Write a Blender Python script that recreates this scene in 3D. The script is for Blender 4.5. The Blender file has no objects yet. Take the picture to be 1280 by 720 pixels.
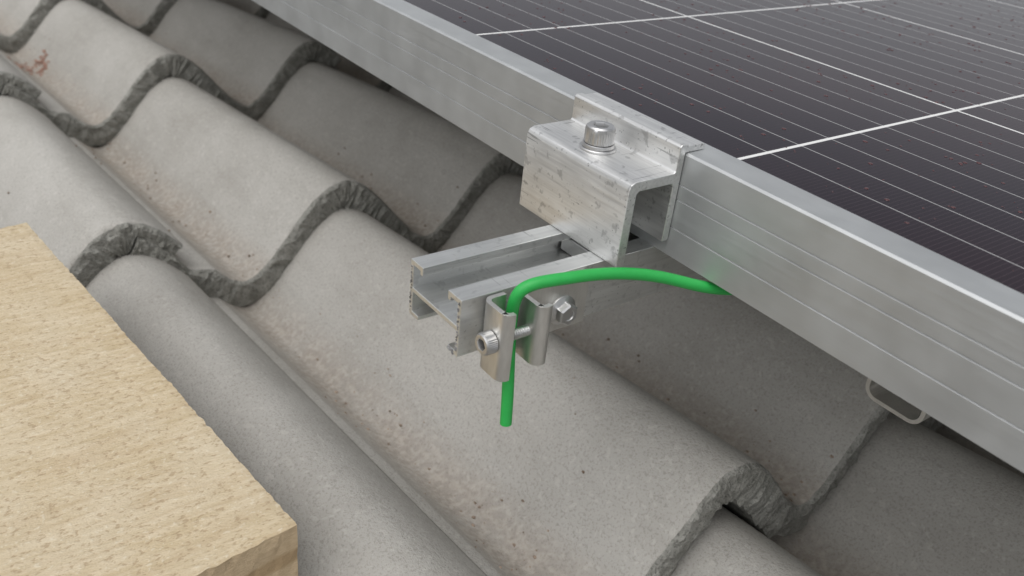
import bpy, bmesh, math, random
import numpy as np
from mathutils import Vector, Matrix, noise
random.seed(7); np.random.seed(7)
S=0.001
sc=bpy.context.scene
sc.view_settings.view_transform='Standard'
try: sc.view_settings.look='None'
except: pass
sc.view_settings.exposure=0
col=bpy.context.collection

# ---------------- helpers ----------------
class NT:
    def __init__(s,name):
        s.m=bpy.data.materials.new(name); s.m.use_nodes=True
        s.t=s.m.node_tree; s.t.nodes.clear()
        s.out=s.n('ShaderNodeOutputMaterial'); s.b=s.n('ShaderNodeBsdfPrincipled')
        s.t.links.new(s.b.outputs[0],s.out.inputs[0])
    def n(s,t,**k):
        x=s.t.nodes.new(t)
        for a,b in k.items(): setattr(x,a,b)
        return x
    def l(s,a,b): s.t.links.new(a,b)
    def set(s,k,v):
        if hasattr(v,'is_output'): s.l(v,s.b.inputs[k])
        else: s.b.inputs[k].default_value=v
    def math(s,op,a,b=None,c=None,clamp=False):
        x=s.n('ShaderNodeMath',operation=op); x.use_clamp=clamp
        for i,v in enumerate((a,b,c)):
            if v is None: continue
            if hasattr(v,'is_output'): s.l(v,x.inputs[i])
            else: x.inputs[i].default_value=v
        return x.outputs[0]
    def coord(s,scale=(1,1,1),rot=(0,0,0)):
        tc=s.n('ShaderNodeTexCoord'); mp=s.n('ShaderNodeMapping')
        mp.inputs['Scale'].default_value=scale; mp.inputs['Rotation'].default_value=rot
        s.l(tc.outputs['Object'],mp.inputs[0]); return mp.outputs[0]
    def noise(s,vec,scale,detail=4,rough=.55,dist=0):
        x=s.n('ShaderNodeTexNoise'); x.inputs['Scale'].default_value=scale
        x.inputs['Detail'].default_value=detail; x.inputs['Roughness'].default_value=rough; x.inputs['Distortion'].default_value=dist
        s.l(vec,x.inputs['Vector']); return x.outputs['Fac']
    def ramp(s,fac,stops):
        x=s.n('ShaderNodeValToRGB'); e=x.color_ramp.elements
        while len(e)<len(stops): e.new(.5)
        for i,(p,c) in enumerate(stops):
            e[i].position=p; e[i].color=(c,c,c,1) if not hasattr(c,'__len__') else (*c,1)
        s.l(fac,x.inputs[0]); return x.outputs[0]
    def mix(s,fac,a,b,mode='MIX'):
        x=s.n('ShaderNodeMix',data_type='RGBA',blend_type=mode)
        for k,v in ((0,fac),(6,a),(7,b)):
            if hasattr(v,'is_output'): s.l(v,x.inputs[k])
            elif k==0: x.inputs[0].default_value=v
            else: x.inputs[k].default_value=(*v,1)
        return x.outputs[2]
    def bump(s,h,dist,strength=1,normal=None):
        x=s.n('ShaderNodeBump'); x.inputs['Strength'].default_value=strength; x.inputs['Distance'].default_value=dist
        s.l(h,x.inputs['Height'])
        if normal is not None: s.l(normal,x.inputs['Normal'])
        s.l(x.outputs[0],s.b.inputs['Normal']); return x.outputs[0]

def mk(name,verts,faces,mats,parent=None,smooth=False,mi=None,bevel=0,seg=2):
    me=bpy.data.meshes.new(name); me.from_pydata([(v[0]*S,v[1]*S,v[2]*S) for v in verts],[],faces)
    for m in (mats if isinstance(mats,(list,tuple)) else [mats]): me.materials.append(m)
    if mi is not None: me.polygons.foreach_set('material_index',mi)
    me.validate(); me.update()
    bm=bmesh.new(); bm.from_mesh(me); bmesh.ops.recalc_face_normals(bm,faces=bm.faces); bm.to_mesh(me); bm.free()
    if smooth: me.polygons.foreach_set('use_smooth',[True]*len(me.polygons))
    o=bpy.data.objects.new(name,me); col.objects.link(o)
    if parent: o.parent=parent
    if bevel:
        b=o.modifiers.new('bevel','BEVEL'); b.width=bevel*S; b.segments=seg; b.limit_method='ANGLE'; b.angle_limit=math.radians(30)
        b.harden_normals=True
        me.polygons.foreach_set('use_smooth',[True]*len(me.polygons))
    return o
def extrude(name,prof,axis,a0,a1,mat,parent=None,bevel=0,seg=2,smooth=False):
    n=len(prof); V=[]
    for a in (a0,a1):
        for p,q in prof:
            V.append({'X':(a,p,q),'Y':(p,a,q),'Z':(p,q,a)}[axis])
    F=[tuple(range(n)),tuple(range(2*n-1,n-1,-1))]+[(i,(i+1)%n,n+(i+1)%n,n+i) for i in range(n)]
    return mk(name,V,F,mat,parent,bevel=bevel,seg=seg,smooth=smooth)
def box(name,x0,x1,y0,y1,z0,z1,mat,parent=None,bevel=0):
    return extrude(name,[(x0,y0),(x1,y0),(x1,y1),(x0,y1)],'Z',z0,z1,mat,parent,bevel)
def lathe(name,rz,seg,center,axis,mat,parent=None,bevel=0,smooth=True,hexfn=None):
    V=[];F=[]
    q=Vector((0,0,1)).rotation_difference(Vector(axis).normalized())
    for j,(r,h) in enumerate(rz):
        for i in range(seg):
            a=2*math.pi*i/seg; rr=r
            if hexfn: rr=hexfn(j,a,r)
            v=q@Vector((rr*math.cos(a),rr*math.sin(a),h)); V.append(tuple(v+Vector(center)))
    for j in range(len(rz)-1):
        for i in range(seg):
            F.append((j*seg+i,j*seg+(i+1)%seg,(j+1)*seg+(i+1)%seg,(j+1)*seg+i))
    F.append(tuple(range(seg))[::-1]); F.append(tuple((len(rz)-1)*seg+i for i in range(seg)))
    o=mk(name,V,F,mat,parent,smooth=smooth)
    if smooth:
        for p in o.data.polygons: p.use_smooth=True
        try: o.data.set_sharp_from_angle(angle=math.radians(32))
        except Exception: pass
    return o
def hexr(r,a):
    k=(a%(math.pi/3))-math.pi/6
    return r/math.cos(k)
def empty(name):
    o=bpy.data.objects.new(name,None); o.empty_display_size=.02; col.objects.link(o); return o

# ---------------- materials ----------------
def metal(name,base,rough,scr=(1,1,1),bs=.00004,dirt=.0,metallic=1.0,scratch=0,thr=.67,brush=0):
    t=NT(name); v=t.coord(scr)
    n1=t.noise(v,900,2,.6); n2=t.noise(t.coord(),60,2,.6)
    c=t.mix(t.ramp(n2,[(.3,0),(.7,1)]),[x*.88 for x in base],base)
    if brush: c=t.mix(t.math('MULTIPLY',t.ramp(n1,[(.35,1),(.6,0)]),brush),c,[x*.6 for x in base])
    if dirt:
        n3=t.noise(t.coord(),260,2,.65)
        c=t.mix(t.math('MULTIPLY',t.ramp(n3,[(.60,0),(.68,1)]),dirt),c,[x*.35 for x in base])
    if scratch:
        for rot,sc_ in (((.5,.2,.6),(45,900,900)),((1.1,.7,2.0),(900,40,900))):
            sn=t.noise(t.coord(sc_,rot),1,1,.5); sm=t.math('MULTIPLY',t.ramp(sn,[(thr,0),(thr+.02,1)]),t.ramp(n2,[(.46,0),(.60,1)]))
            c=t.mix(t.math('MULTIPLY',sm,scratch),c,[x*.30 for x in base])
    t.set('Base Color',c); t.set('Metallic',metallic)
    r=t.math('MULTIPLY_ADD',n1,.25,rough-.12); r=t.math('MULTIPLY_ADD',n2,.12,r); t.set('Roughness',r)
    if bs: t.bump(n1,bs,1)
    return t.m
M_frame=metal('anodised_frame',(.55,.565,.57),.45,(.02,1,1),0,metallic=.8)
M_clamp=metal('raw_aluminium',(.85,.85,.84),.34,(.04,1,1),.00006,dirt=.45,metallic=.92,scratch=.65,thr=.685,brush=.32)
M_rail=metal('mill_aluminium',(.75,.76,.75),.34,(1,.03,1),.00004,dirt=.25,metallic=.92,scratch=.4,thr=.69,brush=.25)
M_steel=metal('stainless_sheet',(.73,.72,.69),.37,(1,1,.2),.00003,metallic=.95,brush=.2)
M_bolt=metal('bolt_steel',(.60,.60,.60),.32,(1,1,1),.00003,metallic=1)
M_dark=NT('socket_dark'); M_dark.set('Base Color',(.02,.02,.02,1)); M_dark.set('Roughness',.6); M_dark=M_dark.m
t=NT('green_pvc'); v=t.coord(); n=t.noise(v,350,2)
t.set('Base Color',t.mix(n,(.018,.35,.06),(.028,.42,.085))); t.set('Roughness',.48); t.bump(n,.00006,.6); M_green=t.m

# concrete tile
t=NT('concrete_tile'); v=t.coord()
big=t.noise(v,9,2,.6); mid=t.noise(v,45,3,.7); fine=t.noise(v,800,2,.8); sp=t.noise(v,300,1,.6)
strk=t.noise(t.coord((.15,1,1)),60,2,.6)
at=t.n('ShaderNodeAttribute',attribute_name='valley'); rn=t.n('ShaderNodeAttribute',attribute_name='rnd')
c=t.mix(t.ramp(big,[(.35,0),(.65,1)]),(.365,.350,.320),(.435,.42,.39))
c=t.mix(t.math('MULTIPLY',t.ramp(mid,[(.35,0),(.7,1)]),.45),c,(.475,.46,.43))
c=t.mix(t.math('MULTIPLY',t.ramp(strk,[(.5,0),(.66,1)]),.25),c,(.30,.285,.255))
c=t.mix(t.math('MULTIPLY',t.ramp(fine,[(.38,1),(.47,0)]),.45),c,(.20,.19,.165))
c=t.mix(t.math('MULTIPLY',t.ramp(sp,[(.62,0),(.68,1)]),.3),c,(.56,.54,.50))
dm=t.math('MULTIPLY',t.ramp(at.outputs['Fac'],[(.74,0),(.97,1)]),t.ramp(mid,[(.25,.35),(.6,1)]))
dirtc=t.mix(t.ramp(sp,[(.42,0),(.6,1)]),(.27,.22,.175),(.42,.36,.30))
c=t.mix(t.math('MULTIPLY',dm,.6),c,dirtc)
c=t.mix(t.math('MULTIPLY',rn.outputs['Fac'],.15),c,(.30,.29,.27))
t.set('Base Color',c); t.set('Roughness',.88)
t.bump(t.math('ADD',fine,t.math('MULTIPLY',mid,1.6)),.0008,.65)
M_tile=t.m
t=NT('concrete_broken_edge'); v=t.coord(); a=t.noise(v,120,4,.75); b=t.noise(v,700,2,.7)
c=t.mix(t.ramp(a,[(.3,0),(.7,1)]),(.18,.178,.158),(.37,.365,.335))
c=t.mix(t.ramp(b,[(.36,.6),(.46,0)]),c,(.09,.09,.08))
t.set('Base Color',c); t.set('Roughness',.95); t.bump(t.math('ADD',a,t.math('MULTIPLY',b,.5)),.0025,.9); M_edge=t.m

# ---------------- roof tiles ----------------
P=138.; G=312.; T=19.; DEP=56.; LAPY=30.-138.
PSI=math.radians(2.0); A0=(-233.,43.); ZC=-109.; SLOPE=.015
FR={1:327.,2:650.,3:960.}
DZ={2:-13.,3:-16.}
def front(k): return FR.get(k,k*G)
def wave(b):
    c=.5+.5*math.cos(2*math.pi*b/P); return c**.82
def lap(u):
    if u<12: return 8.
    if u<20: return 8*(1-(u-12)/8)**1
    return 0.
def to_world(a,b,z):
    return (A0[0]+a*math.cos(PSI)-b*math.sin(PSI), A0[1]+a*math.sin(PSI)+b*math.cos(PSI), z)
V=[];F=[];MI=[];VAL=[];RND=[]
def tile(k,j):
    a_f=front(k)+random.uniform(-2,2); b0=LAPY+j*2*P; dz=random.uniform(-1,1)+DZ.get(k,0); yaw=random.uniform(-.003,.003); rnd=random.random()
    near = (-2<=k<=2 and -2<=j<=2)
    nu=170 if near else 60
    us=[-20+ (2*P+22)*i/nu for i in range(nu+1)]
    ds=[0,1.0,2.2,4,10,40,100,170,240,G,G+40] if near else [0,1.5,20,150,G,G+30]
    prof=[]
    for u in us:
        b=b0+u; z=-DEP*(1-wave(b)); e=.5
        dzdb=(-DEP*(1-wave(b+e))+DEP*(1-wave(b-e)))/(2*e)
        nl=math.hypot(1,dzdb); ny,nz=-dzdb/nl,1/nl
        top=lap(u)
        bot=T
        if u>2*P-22: bot=T-8.5
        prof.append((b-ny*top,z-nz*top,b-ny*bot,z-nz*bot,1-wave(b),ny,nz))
    base=len(V); n=nu+1
    def add(a,b,z,val):
        aa=a; bb=b+yaw*(a-a_f)
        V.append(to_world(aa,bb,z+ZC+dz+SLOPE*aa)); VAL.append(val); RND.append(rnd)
    for d in ds:
        for i,(tb,tz,bb_,bz,val,ny,nz) in enumerate(prof):
            rr={0:2.0}.get(d,0.9 if d<1.6 else (.25 if d<3 else 0)) if near else (1.3 if d==0 else 0)
            f=max(0,1-d/4.)
            jit=(noise.noise(Vector((tb*.22,k*7.3,j*3.1+d*.2)))*1.6+noise.noise(Vector((tb*.06,k*3.3,9)))*1.8+noise.noise(Vector((tb*.7,k*1.3,d)))*.9)*f
            chip=max(0,noise.noise(Vector((tb*.12,k*5.3+4,j+.5)))-.2)*6*f
            jn=noise.noise(Vector((tb*.35,k*5.3+4,j)))*.9*f
            add(a_f-d+jit-chip*.6, tb-ny*(rr+jn+chip), tz-nz*(rr+jn+chip)-(T+1)*d/G, val)
    rb=len(V)
    for m in (.33,.66):
        for i,(tb,tz,bb_,bz,val,ny,nz) in enumerate(prof):
            jit=noise.noise(Vector((tb*.35,k*2.3,j*8.1+m*9)))*1.9+noise.noise(Vector((tb*.9,k*2.3,j*8.1+m*29)))*1.1
            add(a_f+.4+jit-m*1.5, tb*(1-m)+bb_*m, tz*(1-m)+bz*m, val)
    for d in (2.2,60,ds[-1]):
        for i,(tb,tz,bb_,bz,val,ny,nz) in enumerate(prof):
            jn=noise.noise(Vector((tb*.25,k*9.3,j*2)))*2.0+noise.noise(Vector((tb*.8,k*9.3,j*2)))*.8 if d<4 else 0
            add(a_f-d+jn, bb_-ny*jn, bz-nz*jn-(T+1)*d/G, val)
    R=len(ds); ne=2 if near else 1
    for r in range(R-1):
        for i in range(nu):
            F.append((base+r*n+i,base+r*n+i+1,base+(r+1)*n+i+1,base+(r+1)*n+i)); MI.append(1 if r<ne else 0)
    for i in range(nu):
        F.append((base+i,base+i+1,rb+i+1,rb+i)); MI.append(1)
        for r in range(4):
            F.append((rb+r*n+i,rb+r*n+i+1,rb+(r+1)*n+i+1,rb+(r+1)*n+i)); MI.append(1)
    for i in (0,nu):
        loop=[base+r*n+i for r in range(R)]+[rb+q*n+i for q in (4,3,2,1,0)]
        F.append(tuple(loop)); MI.append(1)
for k in range(-8,4):
    for j in range(-5,6): tile(k,j)
me=bpy.data.meshes.new('roof_tiles'); me.from_pydata([(x*S,y*S,z*S) for x,y,z in V],[],F)
me.materials.append(M_tile); me.materials.append(M_edge)
me.polygons.foreach_set('material_index',MI)
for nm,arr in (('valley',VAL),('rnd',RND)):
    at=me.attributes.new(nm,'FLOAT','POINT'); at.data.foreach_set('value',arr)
me.update(); bm=bmesh.new(); bm.from_mesh(me); bmesh.ops.recalc_face_normals(bm,faces=bm.faces); bm.to_mesh(me); bm.free()
me.polygons.foreach_set('use_smooth',[m==0 for m in MI])
roof=bpy.data.objects.new('tiled_roof',me); col.objects.link(roof)
t=NT('roof_underlay'); t.set('Base Color',(.05,.045,.04,1)); t.set('Roughness',.95)
box('underlay',-2800,900,-1500,1700,-256,-246,t.m,roof)

def roof_z(a,b):
    k=-8
    while front(k)<a: k+=1
    d=front(k)-a
    u=(b-LAPY)%(2*P)
    return ZC+SLOPE*a+DZ.get(k,0)-DEP*(1-wave(b))-(T+1)*d/G-(lap(u) if u<20 else 0)
ico=bmesh.new(); bmesh.ops.create_icosphere(ico,subdivisions=1,radius=1); IV=[v.co.copy() for v in ico.verts]; IF=[tuple(x.index for x in f.verts) for f in ico.faces]; ico.free()
Vd=[];Fd=[];Vr=[];Fr=[]
def grain(Vl,Fl,a,bb,r):
    x,y,z=to_world(a,bb,roof_z(a,bb)+r*.3); o=len(Vl)
    for v in IV:
        s=r*random.uniform(.6,1.3); Vl.append((x+v.x*s*1.3,y+v.y*s,z+v.z*s*.7))
    Fl.extend(tuple(i+o for i in f) for f in IF)
cnt=0
while cnt<5200:
    a=random.uniform(-3.2*G,G*1.04); bj=random.choice((-2,-1,0,1,2))
    bb=P*(bj+.5)+random.gauss(0,11)
    if random.random()<.06: bb+=random.uniform(-60,60)
    r=random.choice((.2,.25,.3,.35,.4,.5,.7,.9))
    if random.random()<.015: r*=2
    cnt+=1
    if noise.noise(Vector((a*.012,bj*3.3,0)))<.0 and random.random()<.75: continue
    grain(Vd,Fd,a,bb,r)
ca2=-758-A0[0]
for _ in range(110):
    grain(Vr,Fr,ca2+random.gauss(-12,15),-P*.5+random.gauss(0,8),random.choice((.6,.9,1.4,2.0,2.8)))
def grit(name,c0,c1):
    t=NT(name); v=t.coord(); n=t.noise(v,300,2); t.set('Base Color',t.mix(t.ramp(n,[(.35,0),(.65,1)]),c0,c1)); t.set('Roughness',.95); return t.m
mk('roof_grit',Vd,Fd,grit('grit',(.15,.11,.08),(.36,.28,.22)))
mk('brick_crumbs',Vr,Fr,grit('brick_grit',(.25,.14,.105),(.36,.23,.18)))

# ---------------- solar panel ----------------
panel=empty('solar_panel')
PX0,PX1,PY1=-1250,450,1010
def groove(z,w=.55,d=.4): return [(0,z-w/2),(d,z-w*.1),(d,z+w*.1),(0,z+w/2)]
prof=[(28,0),(0,0)]+groove(9.8)+groove(19.5)+groove(24.5)+[(0,34.3),(.7,35),(12.5,35),(13,34.6),(13,33.9),(1.8,33.9),(1.8,1.5),(28,1.5)]
extrude('frame_front',prof,'X',PX0,PX1,M_frame,panel,bevel=.12,seg=1)
extrude('frame_back',[(PY1-y,z) for y,z in prof][::-1],'X',PX0,PX1,M_frame,panel)
extrude('frame_end_a',[(PX0+.2+y,z) for y,z in prof],'Y',13.2,PY1-13.2,M_frame,panel)
extrude('frame_end_b',[(PX1-.2-y,z) for y,z in prof][::-1],'Y',13.2,PY1-13.2,M_frame,panel)
t=NT('solar_cells'); tc=t.n('ShaderNodeTexCoord'); sx=t.n('ShaderNodeSeparateXYZ'); t.l(tc.outputs['Object'],sx.inputs[0])
X=t.math('MULTIPLY',sx.outputs[0],1000.); Y=t.math('MULTIPLY',sx.outputs[1],1000.)
def stripe(c,off,p,w,soft=.12):
    q=t.math('PINGPONG',t.math('SUBTRACT',c,off),p/2)
    return t.math('MULTIPLY',t.math('SUBTRACT',w/2+soft,q),1/(2*soft),clamp=True)
gx=stripe(X,87.-145.6*20,145.6,1.5); gy=stripe(Y,143.-129.4*3,129.4,1.2)
gap=t.math('MAXIMUM',gx,gy)
bus=stripe(Y,143.-129.4*3,129.4/8,.38)
fin=stripe(X,0.-3000,1.7,.16,.1)
v=t.coord(); nn=t.noise(v,5,2); n9=t.noise(v,1500,1,.7)
c=t.mix(t.ramp(nn,[(.35,0),(.65,1)]),(.010,.006,.013),(.018,.009,.015))
c=t.mix(t.math('MULTIPLY',fin,.12),c,(.25,.20,.21))
c=t.mix(t.math('MULTIPLY',bus,.8),c,(.50,.50,.50))
c=t.mix(gap,c,(.72,.72,.71))
t.set('Base Color',c); t.set('Roughness',t.math('MULTIPLY_ADD',n9,.10,.10)); t.set('IOR',1.18); M_cell=t.m
box('glass_and_cells',PX0+2,PX1-2,2.2,PY1-2.2,29,33.7,M_cell,panel)
t=NT('backsheet'); t.set('Base Color',(.7,.7,.7,1)); t.set('Roughness',.6)
box('backsheet',PX0+2.4,PX1-2.4,2.6,PY1-2.6,28.2,28.9,t.m,panel)
Vw=[];Fw=[]
def drop(x,y,r,h):
    o=len(Vw); n=10; ex=random.uniform(.8,1.3)
    for j,(q,hh) in enumerate(((1,0),(.86,.5),(.5,.87))):
        for i in range(n):
            a=2*math.pi*i/n; Vw.append((x+r*q*ex*math.cos(a),y+r*q*math.sin(a),33.72+h*hh))
    Vw.append((x,y,33.72+h))
    for j in range(2):
        for i in range(n): Fw.append((o+j*n+i,o+j*n+(i+1)%n,o+(j+1)*n+(i+1)%n,o+(j+1)*n+i))
    for i in range(n): Fw.append((o+2*n+i,o+2*n+(i+1)%n,o+3*n))
for _ in range(4200):
    x=random.uniform(-300,330); y=16+450*random.random()**.9
    r=random.choice((.2,.25,.3,.35,.45,.6,.8))
    if noise.noise(Vector((x*.02,y*.02,3)))<-.15: continue
    drop(x,y,r,r*.35)
t=NT('rain_water'); t.set('Base Color',(.07,.025,.028,1)); t.set('Roughness',.03); t.set('IOR',1.45)
mk('rain_drops',Vw,Fw,t.m,panel,smooth=True)

# ---------------- rail ----------------
rp=[(45.5,0),(45.5,-19.5),(51,-19.5),(51,-18),(47.2,-18),(47.2,-11),(71.8,-11),(71.8,-18),(68,-18),(68,-19.5),(73.5,-19.5),(73.5,-.0),
    (66.5,0),(66.5,-3),(68,-3),(68,-1.7),(71.8,-1.7),(71.8,-9.4),(47.2,-9.4),(47.2,-1.7),(51,-1.7),(51,-3),(52.5,-3),(52.5,0)]
rail=extrude('mounting_rail',rp,'Y',-76,960,M_rail,bevel=.25,seg=2)
Vb=[];Fb=[]
def burr(x,z,r):
    o=len(Vb)
    for v in IV:
        s=r*random.uniform(.5,1.4); Vb.append((x+v.x*s,-76.1+v.y*s*.5,z+v.z*s))
    Fb.extend(tuple(i+o for i in f) for f in IF)
for _ in range(46):
    burr(46.3+random.uniform(-.4,.4),random.uniform(-18.5,-1),random.uniform(.15,.4)); burr(72.6+random.uniform(-.4,.4),random.uniform(-18.5,-1),random.uniform(.15,.45))
for _ in range(12): burr(random.uniform(67.5,71.5),-18.8+random.uniform(-.6,.6),random.uniform(.3,.7))
mk('saw_burrs',Vb,Fb,grit('oxidised_cut',(.08,.08,.08),(.32,.32,.32)),rail)

# ---------------- end clamp ----------------
clamp=empty('end_clamp')
ZP=28.8
cp=[(-22,.1),(-22,ZP-2.6),(-21.2,ZP-.8),(-19.4,ZP),(-3.6,ZP),(-3,ZP+.6),(-3,37.2),(-2.2,38),(.2,38),(.8,37.3),(7.2,37.3),(8,36.6),(8,35.15),(-.3,35.15),(-.3,5.6),(-.9,5),(-3,5),(-3,ZP-4.4),(-3.9,ZP-3.5),(-17.6,ZP-3.5),(-18.5,ZP-4.4),(-18.5,.1)]
extrude('clamp_body',cp,'X',28,79,M_clamp,clamp,bevel=.35,seg=3)
bc=(53,-12.5,ZP)
lathe('plain_washer',[(2.8,0),(5.8,0),(6.0,.2),(6.0,.7),(5.8,.9),(2.8,.9)],48,bc,(0,0,1),M_bolt,clamp)
lathe('spring_washer',[(2.8,.95),(5.1,.95),(5.2,1.1),(5.2,2.0),(5.1,2.2),(2.8,2.2)],48,bc,(0,0,1),M_bolt,clamp)
def caphead(name,c,ax,r,h,parent,h0=0):
    seg=72; kn=lambda j,a,rr: rr*(1+ (.022 if int(a/(2*math.pi)*seg)%2 else -.022)) if 1<=j<=3 else (hexr(rr,a) if j>=6 else rr)
    rz=[(r*.6,h0),(r,h0+.15),(r,h0+.4*h),(r,h0+.78*h),(r*.97,h0+.92*h),(r*.86,h0+h),(r*.53,h0+h),(r*.50,h0+h-.3),(r*.48,h0+h*.4)]
    o=lathe(name,rz,seg,c,ax,[M_bolt,M_dark],parent,hexfn=kn)
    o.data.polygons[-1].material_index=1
    return o
caphead('socket_head_bolt',bc,(0,0,1),4.75,5.7,clamp,2.25)
lathe('bolt_shank',[(2.9,-36),(2.9,0)],24,bc,(0,0,1),M_bolt,clamp)
box('slot_nut',48,71.2,-18,-7,-8.9,-3.3,M_bolt,clamp,.4)

# ---------------- grounding clip ----------------
clip=empty('grounding_clip')
def strip(name,path,z1,th,mat,parent,bev,zb):
    L=[];R=[]
    n=len(path)
    for i in range(n):
        p=Vector(path[i]); a=Vector(path[max(i-1,0)]); b=Vector(path[min(i+1,n-1)])
        d=(b-a).normalized(); nn=Vector((-d.y,d.x)); L.append(p+nn*th/2); R.append(p-nn*th/2)
    V=[];F=[]
    for i in range(n):
        za=zb[i] if hasattr(zb,'__len__') else zb
        V+= [(L[i].x,L[i].y,za),(R[i].x,R[i].y,za),(R[i].x,R[i].y,z1),(L[i].x,L[i].y,z1)]
    for i in range(n-1):
        for q in range(4): F.append((i*4+q,i*4+(q+1)%4,(i+1)*4+(q+1)%4,(i+1)*4+q))
    F.append((0,1,2,3)); F.append(tuple((n-1)*4+q for q in (3,2,1,0)))
    return mk(name,V,F,mat,parent,bevel=bev,seg=2)
def arc(cx,cy,r,a0,a1,n=6): return [(cx+r*math.cos(math.radians(a0+(a1-a0)*i/n)),cy+r*math.sin(math.radians(a0+(a1-a0)*i/n))) for i in range(n+1)]
path=[(74.7,-29),(74.7,-40),(74.7,-51)]+arc(77.2,-53.3,2.5,180,270,6)+[(83,-55.8)]+arc(83,-53.6,2.2,270,400,7)
strip('clip_plate',path,-1.4,1.6,M_steel,clip,.35,[-19.5,-19.5,-20]+[-22]*(len(path)-3))
path=[(74.7,-61.5),(74.7,-64)]+arc(77.2,-66,2.5,180,270,6)+[(83,-68.5)]+arc(83,-66.3,2.2,270,360,6)+[(85.2,-65.6)]
strip('clip_jaw',path,-.6,1.6,M_steel,clip,.35,-23.5)
strip('clip_back_bridge',[(74.4,-51),(74.4,-64)],-16,1.0,M_steel,clip,.2,-22)
caphead('clamp_screw',(80.8,-69.4,-11.5),(0,-1,0),3.4,3.8,clip)
th=[];z=0
while z<17:
    th+=[(1.75,-z),(1.35,-z-.4)]; z+=.8
lathe('screw_thread',th[::-1],20,(80.8,-69.3,-11.5),(0,-1,0),M_bolt,clip)
lathe('flange_bolt',[(2,0),(4.9,0),(5.1,.3),(5.0,.8),(3.8,1.5),(3.3,1.7),(3.3,3.7),(2.8,4.2),(1.9,4.2),(1.7,3.8)],72,(75.5,-39.2,-12.2),(1,0,0),M_bolt,clip,
      hexfn=lambda j,a,r: hexr(r,a) if j in (5,6,7) else r)

# ---------------- green earth wire ----------------
cu=bpy.data.curves.new('green_earth_wire','CURVE'); cu.dimensions='3D'; cu.bevel_depth=1.88*S; cu.bevel_resolution=8; cu.use_fill_caps=True; cu.resolution_u=16
pts=[(82,-61.5,-44),(81.2,-61.3,-34),(79.3,-60.8,-24),(77.5,-60.2,-14),(77.6,-60.6,-7),(79,-61.4,-1.5),(80.3,-61,3.4),(82,-56,5.4),(84,-48,5.5),(85.5,-39,5.4),(87.5,-28,4.3),(91,-14,1.4),(96,-3,-2.4),(101,10,-5.5),(105,50,-10),(102,140,-20),(80,300,-30)]
sp=cu.splines.new('NURBS'); sp.points.add(len(pts)-1)
for p,q in zip(sp.points,pts): p.co=(q[0]*S,q[1]*S,q[2]*S,1)
sp.order_u=4; sp.use_endpoint_u=True
cu.materials.append(M_green)
o=bpy.data.objects.new('green_earth_wire',cu); col.objects.link(o)

# ---------------- bracket hanging below panel ----------------
br=empty('cable_bracket')
path=[(135,-2),(135,-33)]+arc(139,-33,4,180,270,6)+arc(151,-33,4,270,360,6)+[(155,-2)]
V=[];F=[]
for i,(x,z) in enumerate(path):
    a=Vector(path[max(i-1,0)]); b=Vector(path[min(i+1,len(path)-1)]); d=(b-a).normalized(); nn=Vector((-d.y,d.x))*.7
    V+=[(x+nn.x,48,z+nn.y),(x-nn.x,48,z-nn.y),(x-nn.x,60,z-nn.y),(x+nn.x,60,z+nn.y)]
for i in range(len(path)-1):
    for q in range(4): F.append((i*4+q,i*4+(q+1)%4,(i+1)*4+(q+1)%4,(i+1)*4+q))
F.append((0,1,2,3)); F.append(tuple((len(path)-1)*4+q for q in (3,2,1,0)))
mk('strap',V,F,M_steel,br,smooth=False)

# ---------------- plywood board ----------------
t=NT('plywood'); v=t.coord((1,.14,1),(0,0,.10)); v2=t.coord()
wv=t.noise(t.coord((1,.22,1),(0,0,.12)),13,1,.5,1.2); rings=t.math('PINGPONG',t.math('MULTIPLY',wv,12.),1.)
g=t.noise(v,420,3,.75); b=t.noise(v2,14,3,.65); k=t.noise(t.coord((1,.6,1)),560,2,.75)
c=t.mix(t.ramp(g,[(.32,0),(.68,1)]),(.47,.37,.225),(.60,.50,.35))
c=t.mix(t.math('MULTIPLY',t.ramp(rings,[(.0,1),(.3,0)]),.34),c,(.40,.285,.16))
c=t.mix(t.ramp(b,[(.45,0),(.7,.6)]),c,(.61,.535,.405))
c=t.mix(t.ramp(b,[(.28,.6),(.42,0)]),c,(.42,.325,.20))
c=t.mix(t.ramp(k,[(.36,.6),(.44,0)]),c,(.33,.235,.14))
c=t.mix(t.ramp(k,[(.60,0),(.68,.45)]),c,(.70,.64,.51))
t.set('Base Color',c); t.set('Roughness',.85); t.bump(t.math('ADD',g,t.math('MULTIPLY',k,.8)),.0008,.7); M_ply=t.m
t=NT('plywood_edge'); sx=t.n('ShaderNodeSeparateXYZ'); tc=t.n('ShaderNodeTexCoord'); t.l(tc.outputs['Object'],sx.inputs[0])
nz=t.noise(t.coord((1,1,1)),60,2); zz=t.math('ADD',t.math('MULTIPLY',sx.outputs[2],1000/8.),t.math('MULTIPLY',nz,.35))
q=t.math('PINGPONG',zz,1.); fb=t.noise(t.coord((1,1,6)),400,3,.7)
c=t.mix(t.ramp(q,[(.25,0),(.45,1)]),(.46,.33,.19),(.62,.48,.31)); c=t.mix(t.math('MULTIPLY',t.ramp(fb,[(.4,0),(.7,1)]),.45),c,(.38,.26,.14))
t.set('Base Color',c); t.set('Roughness',.9); t.bump(fb,.001,.8); M_plye=t.m
ang=math.atan2(28,248); ca,sa=math.cos(ang),math.sin(ang)
W0=(52,-118.2)
V=[];F=[];MI=[]
nx,ny=160,120; LX,LY=253,330; ZT=-84.; TH=24.
idx={}
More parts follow.
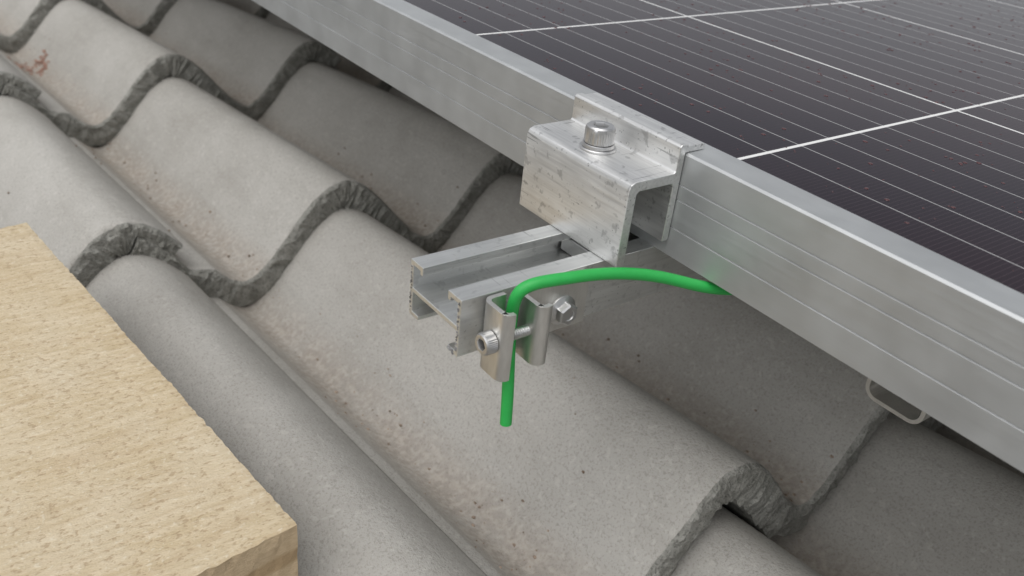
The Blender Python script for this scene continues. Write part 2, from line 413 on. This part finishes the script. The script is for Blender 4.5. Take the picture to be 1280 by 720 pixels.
def bw(i,j,z):
    x=-LX*i/nx; y=-LY*j/ny
    if i==0: x+=noise.noise(Vector((y*.25,z*.3,1)))*.6+noise.noise(Vector((y*.9,z*.9,1)))*.4
    if i==nx: x+=noise.noise(Vector((y*.25,z*.3,5)))*.9
    if j==0: y+=noise.noise(Vector((x*.3,z*.3,2)))*.5+noise.noise(Vector((x*.05,0,2)))*.6+noise.noise(Vector((x*.8,z,2)))*.35
    zz=z+ (noise.noise(Vector((x*.02,y*.02,0)))*.5)
    if z==ZT and (i in(0,nx) or j in (0,ny)): zz-=.25+.5*noise.noise(Vector((x*.3,y*.3,7)))
    return (W0[0]+x*ca-y*sa, W0[1]+x*sa+y*ca, zz)
for i in range(nx+1):
    for j in range(ny+1): idx[i,j]=len(V); V.append(bw(i,j,ZT))
for i in range(nx):
    for j in range(ny): F.append((idx[i,j],idx[i+1,j],idx[i+1,j+1],idx[i,j+1])); MI.append(0)
border=[(0,j) for j in range(ny)]+[(i,ny) for i in range(nx)]+[(nx,j) for j in range(ny,0,-1)]+[(i,0) for i in range(nx,0,-1)]
rows=[[idx[b_] for b_ in border]]
for q in range(1,6):
    r=[]
    for (i,j) in border: r.append(len(V)); V.append(bw(i,j,ZT-TH*q/5))
    rows.append(r)
for q in range(5):
    for i in range(len(border)): k2=(i+1)%len(border); F.append((rows[q][i],rows[q][k2],rows[q+1][k2],rows[q+1][i])); MI.append(1)
F.append(tuple(rows[-1])); MI.append(0)
mk('plywood_board',V,F,[M_ply,M_plye],mi=MI)

# ---------------- world + sun ----------------
w=bpy.data.worlds.new('World'); sc.world=w; w.use_nodes=True; nt=w.node_tree
bg=nt.nodes['Background']; sky=nt.nodes.new('ShaderNodeTexSky'); sky.sky_type='NISHITA'; sky.sun_disc=False
EL=math.radians(62); AZ=math.radians(160)
sky.sun_elevation=EL; sky.sun_rotation=AZ; sky.dust_density=3; sky.air_density=1
hs=nt.nodes.new('ShaderNodeHueSaturation'); hs.inputs['Saturation'].default_value=.14
nt.links.new(sky.outputs[0],hs.inputs['Color']); nt.links.new(hs.outputs[0],bg.inputs[0]); bg.inputs[1].default_value=.15
sd=bpy.data.lights.new('sun','SUN'); sd.energy=1.25; sd.angle=math.radians(80); sd.color=(1,.985,.96)
so=bpy.data.objects.new('sun',sd); col.objects.link(so)
dirv=Vector((math.sin(AZ)*math.cos(EL),math.cos(AZ)*math.cos(EL),math.sin(EL)))
so.rotation_euler=dirv.to_track_quat('Z','Y').to_euler(); so.location=dirv*3

# ---------------- camera ----------------
cam=bpy.data.cameras.new('camera'); co=bpy.data.objects.new('camera',cam); col.objects.link(co)
r0=Vector((.58656,.80402,.09744)); r1=Vector((-.4559,.22834,.86024)); r2=Vector((.6694,-.54901,.50049))
m=Matrix((r0,r1,r2)).transposed().to_4x4(); m.translation=Vector((.24896,-.20207,.13072)); co.matrix_world=m
cam.sensor_width=36; cam.lens=36*1112.04/1280; cam.clip_start=.005; cam.clip_end=100
cam.dof.use_dof=True; cam.dof.focus_distance=.30; cam.dof.aperture_fstop=20
sc.camera=co
